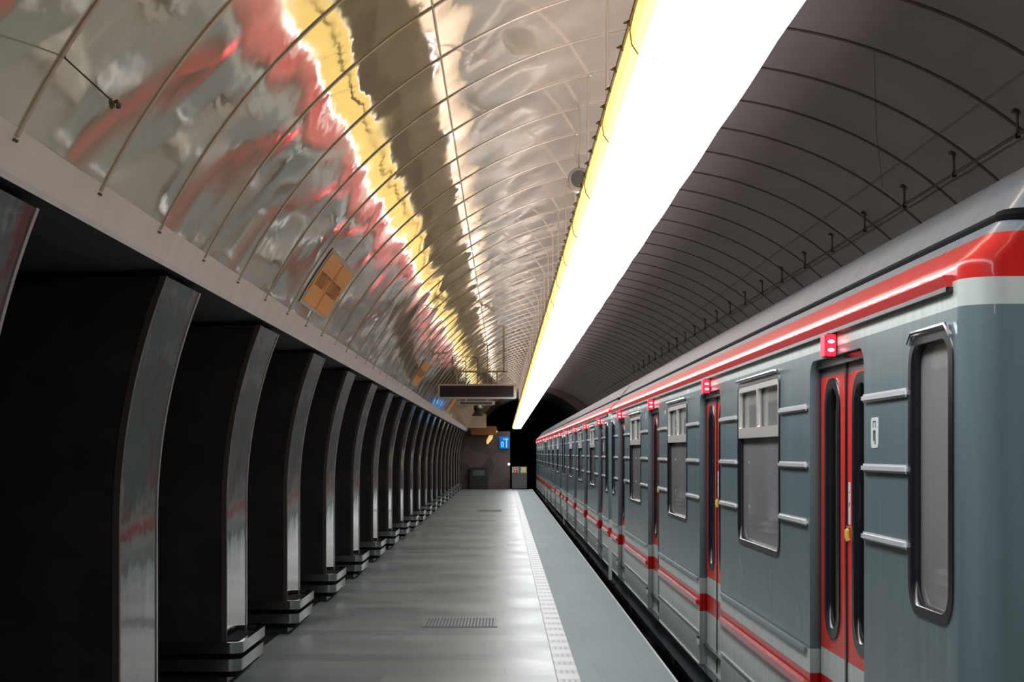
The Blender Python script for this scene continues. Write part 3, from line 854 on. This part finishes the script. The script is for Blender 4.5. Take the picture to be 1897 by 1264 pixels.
# ------------------------------------------------------------ boom with a small fixture on the left wall
t = thing('wall_boom', (-1.515, 5.65, 3.01), 'thin dark rod with a small ragged fixture sticking out of the upper left wall', 'rod')
bm = bmesh.new(); tube(bm, [(-.02, 0, .018), (.0, 0, .0), (.165, 0, -.150)], .0028, 8); obj('rod', bm, 'trim_dark', t, smooth=True)
bm = bmesh.new(); box(bm, -.012, .008, -.012, .012, -.004, .022, bev=.003); obj('bracket', bm, 'rib_edge', t)
bm = bmesh.new()
rg = random.Random(4)
for k in range(9):
    bmesh.ops.create_icosphere(bm, subdivisions=1, radius=rg.uniform(.006, .011), matrix=Matrix.Translation((.175 + rg.uniform(-.014, .020), rg.uniform(-.014, .014), -.160 + rg.uniform(-.014, .012))))
obj('clamp_head', bm, 'rib_edge', t)

# ------------------------------------------------------------ loudspeaker over the lamp
t = thing('loudspeaker', (.62, 13.75, 3.92), 'grey round loudspeaker behind the luminaire on the vault', 'loudspeaker')
bm = bmesh.new()
bmesh.ops.create_cone(bm, cap_ends=True, segments=32, radius1=.092, radius2=.10, depth=.18, matrix=Matrix.Rotation(PI / 2, 4, 'X'))
bmesh.ops.bevel(bm, geom=[e for e in bm.edges if len(e.link_faces) == 2 and e.calc_face_angle(0) > 1], offset=.012, segments=3, affect='EDGES')
obj('body', bm, 'spk', t, smooth=True)
bm = bmesh.new(); tube(bm, [(0, 0, .09), (0, 0, .632)], .008, 8); obj('stem', bm, 'cream', t)
bm = bmesh.new(); bmesh.ops.create_cone(bm, cap_ends=True, segments=32, radius1=.07, radius2=.07, depth=.008, matrix=Matrix.Translation((0, -.094, 0)) @ Matrix.Rotation(PI / 2, 4, 'X')); obj('grille', bm, 'greybox', t)

# ------------------------------------------------------------ brackets and cable on the track-side wall
bx, bz = 3.505, 3.99
pb = None
for k in range(22):
    y = 11.26 + 1.593 * (k)
    if pb is None:
        t = thing('cable_bracket', (bx, y, bz), '', 'bracket', 'cable brackets on the track-side vault')
        x2, z2 = 3.635 - bx, 3.885 - bz
        bm = bmesh.new(); tube(bm, [(0, 0, .005), (0, 0, -.05), (.002, 0, -.12), (0, 0, -.175)], [.016, .009, .009, .015], 8)
        obj('arm', bm, 'rib_dark', t, smooth=True)
        bm = bmesh.new(); box(bm, -.035, .012, -.035, .035, -.01, .012, bev=.004); obj('base_plate', bm, 'rib_dark', t)
        bm = bmesh.new(); box(bm, -.018, .018, -.02, .02, -.19, -.155, bev=.004); obj('cable_clamp', bm, 'black', t)
        pb = t
    else: t = copy_tree(pb)
    t.location.y = y
    t['label'] = '%s black cable bracket from the camera on the right vault' % ORD[k]
bm = bmesh.new(); tube(bm, [(3.505, yy, 3.825 - .006 * (i % 2)) for i, yy in enumerate(np.arange(Y0 + .2, 60, .7965))], .008, 6)
tag(obj('cable', bm, 'rib_dark'), 'thin dark cable running through the brackets on the right vault', 'cable')
bm = bmesh.new(); tube(bm, [(2.585, 11.52, 4.47), (2.60, 11.52, 3.9), (2.645, 11.52, 3.50)], .0018, 6)
tag(obj('hanging_wire', bm, 'rib_dark'), 'hair-thin wire hanging down from a rib of the right vault', 'wire')

# ------------------------------------------------------------ display board on its frame
DY = 32.4
t = thing('display_board', (-.54, DY, 2.71), 'wide dark display board in a silver frame hung from the vault', 'display')
bm = slab_mesh(rrect(-.77, .77, .0, .29, .04), [], -.09, .09)
for v in bm.verts: v.co = Vector((v.co.y, v.co.x, v.co.z))
obj('case', bm, 'silver', t, smooth=False)
bm = bmesh.new(); box(bm, -.735, .715, -.098, -.088, .035, .255); obj('screen', bm, 'screen', t)
bm = bmesh.new(); box(bm, -.735, .715, .088, .098, .035, .255); obj('screen', bm, 'screen', t)
bm = bmesh.new()
for x, zt in ((-.49, .83), (.52, 1.43)): box(bm, x - .018, x + .018, -.018, .018, .52, zt)
box(bm, -.56, .60, -.018, .018, .52, .556)
for x in (-.40, .39): box(bm, x - .016, x + .016, -.016, .016, .285, .52)
obj('hanging_frame', bm, 'olive', t)
t = thing('information_sign', (-.65, 38.0, 2.87), 'second narrow pale sign edge hanging just behind the display board', 'sign')
bm = bmesh.new(); box(bm, -.42, .42, -.05, .05, -.12, -.03, bev=.01); obj('case', bm, 'silver', t)
bm = bmesh.new(); box(bm, -.38, .36, -.056, -.05, -.105, -.05); obj('face', bm, 'greybox', t)
bm = bmesh.new()
for x in (-.25, .25): tube(bm, [(x, 0, -.04), (x, 0, 1.05 if x < 0 else 1.32)], .012, 6)
obj('hanger', bm, 'olive', t)
t = thing('hanging_loudspeaker', (-.66, 40.0, 2.74), 'small dark loudspeaker with a pale spot under the display board', 'loudspeaker')
bm = bmesh.new(); bmesh.ops.create_uvsphere(bm, u_segments=16, v_segments=10, radius=.10, matrix=Matrix.Diagonal((1, 1, 1.1, 1))); bmesh.ops.create_cone(bm, cap_ends=True, segments=16, radius1=.15, radius2=.07, depth=.14, matrix=Matrix.Translation((0, 0, -.13)))
obj('horn', bm, 'black', t, smooth=True)
bm = bmesh.new(); bmesh.ops.create_uvsphere(bm, u_segments=12, v_segments=8, radius=.05, matrix=Matrix.Translation((.04, -.08, .03))); obj('lens', bm, 'silver', t, smooth=True)
bm = bmesh.new(); tube(bm, [(0, 0, .05), (0, 0, 1.25)], .012, 6); obj('stem', bm, 'greybox', t)

# ------------------------------------------------------------ far end of the platform
bm = bmesh.new(); box(bm, -9, .24, YE - .02, YE + .28, -1.2, 2.62); struct(obj('wall_end', bm, 'mural'))
# bulkhead with the round mouth of the running tunnel
MX, MZ, MR = 1.2, 1.9, 2.6
def mouth(a):
    w = MR + (.55 * min(1, a / (PI / 2)) ** 2 if 0 < a < PI else 0)
    h = MR if math.cos(a) > 0 else 3.1
    return MX + w * math.sin(a), MZ + h * math.cos(a)
ya = YE + .3
bm = bmesh.new(); ring = []; outr = []
for k in range(64):
    a = 2 * PI * k / 64; x, z = mouth(a)
    ring.append(bm.verts.new((x, ya, z)))
    outr.append(bm.verts.new((CX + 5.2 * math.sin(a), ya, CZ + 5.2 * math.cos(a))))
for k in range(64): bm.faces.new((ring[k], ring[(k + 1) % 64], outr[(k + 1) % 64], outr[k]))
struct(obj('wall_tunnel_mouth', bm, 'bulkhead'))
bm = bmesh.new(); rows = []
for yy in (ya, 125): rows.append([(mouth(2 * PI * k / 64)[0], yy, mouth(2 * PI * k / 64)[1]) for k in range(65)])
grid(bm, rows); box(bm, -2, 6, 125, 125.2, -2, 5); struct(obj('wall_running_tunnel', bm, 'dark'))
# furniture at the end
t = thing('suspended_signboard', (-1.32, YE - 1.2, 3.05), 'plain tan signboard hung high in front of the far end wall', 'sign')
bm = bmesh.new(); box(bm, -.52, .50, -.08, .08, -.30, .32, bev=.02); o = obj('board', bm, 'cream', t); 
bm = bmesh.new(); tube(bm, [(.1, 0, .3), (.1, 0, 1.0)], .02, 6); obj('hanger', bm, 'steel', t)
t = thing('brown_lintel', (-.92, YE - .35, 2.62), 'brown box-like lintel below the tan signboard on the end wall', 'lintel')
bm = bmesh.new(); box(bm, -.60, .56, -.33, .34, -.18, .22, bev=.03)
obj('box', bm, 'brown', t)
t = thing('platform_clock', (-.02, YE - .14, 2.10), 'blue lit display with pale digits beside the tunnel mouth', 'display')
bm = bmesh.new(); box(bm, -.23, .22, 0, .10, -.27, .27, bev=.02); obj('case', bm, 'blueglow', t)
bm = bmesh.new()
for (a, b, c, d) in ((-.14, -.10, -.20, .02), (-.14, -.04, .0, .04), (-.06, -.02, -.2, .02), (.03, .17, .14, .19), (.08, .12, -.22, .14), (-.04, .0, .12, .2)): box(bm, a, b, -.012, 0, c, d)
obj('digits', bm, 'bluehot', t)
t = thing('wall_reflection', (-.55, YE - .2, 2.55), 'small amber bent reflection painted as a glow on the dark end wall', 'lamp')  # glowing shape put in for a yellowish reflection; no lamp hangs here
bm = bmesh.new(); tube(bm, [(-.24, -.05, -.50), (-.20, -.05, -.38), (-.10, -.05, -.22), (-.02, -.05, -.08), (.14, -.05, .02), (.22, -.05, .08)], [.04, .09, .11, .07, .05, .03], 10); obj('reflection_shape', bm, 'amber', t, smooth=True)
bm = bmesh.new(); box(bm, -.04, .04, -.02, .2, -.12, -.04); obj('arm', bm, 'steel', t)  # added stub behind the painted reflection
t = thing('equipment_cabinet', (.62, YE - .45, 0), 'low grey cabinet with a red and a yellow notice at the platform end', 'cabinet')
bm = bmesh.new(); box(bm, -.30, .38, 0, .40, .03, 1.02, bev=.015); obj('body', bm, 'greybox', t)
bm = bmesh.new(); box(bm, -.28, .0, -.01, 0, .74, 1.0); g = obj('red_notice', bm, 'sticker', t)
bm = bmesh.new()
for (a, b, c, d) in ((-.25, -.19, .90, .98), (-.16, -.03, .92, .98), (-.22, -.14, .80, .88), (-.11, -.03, .77, .89), (-.25, -.03, .745, .775)): box(bm, a, b, -.016, -.01, c, d)
obj('red_print', bm, 'redpaint', g)
bm = bmesh.new(); box(bm, .10, .36, -.01, 0, .74, 1.0); g = obj('yellow_notice', bm, 'yellow', t)
bm = bmesh.new(); box(bm, .15, .31, -.016, -.01, .80, .94); obj('pale_print', bm, 'sticker', g)
bm = bmesh.new(); bmesh.ops.create_uvsphere(bm, u_segments=12, v_segments=8, radius=.055, matrix=Matrix.Translation((.19, YE - .06, 1.13)))
tag(obj('signal_light', bm, 'whitehot', smooth=True), 'tiny white light on the right edge of the end wall', 'light')
t = thing('dark_kiosk', (-1.17, YE - .5, 0), 'dark low kiosk box standing against the end wall mosaic', 'kiosk')
bm = bmesh.new(); box(bm, -.40, .42, 0, .45, .0, .98, bev=.02); obj('body', bm, 'black', t)
bm = bmesh.new(); box(bm, -.26, .26, -.01, 0, .62, .86); obj('panel', bm, 'greybox', t)
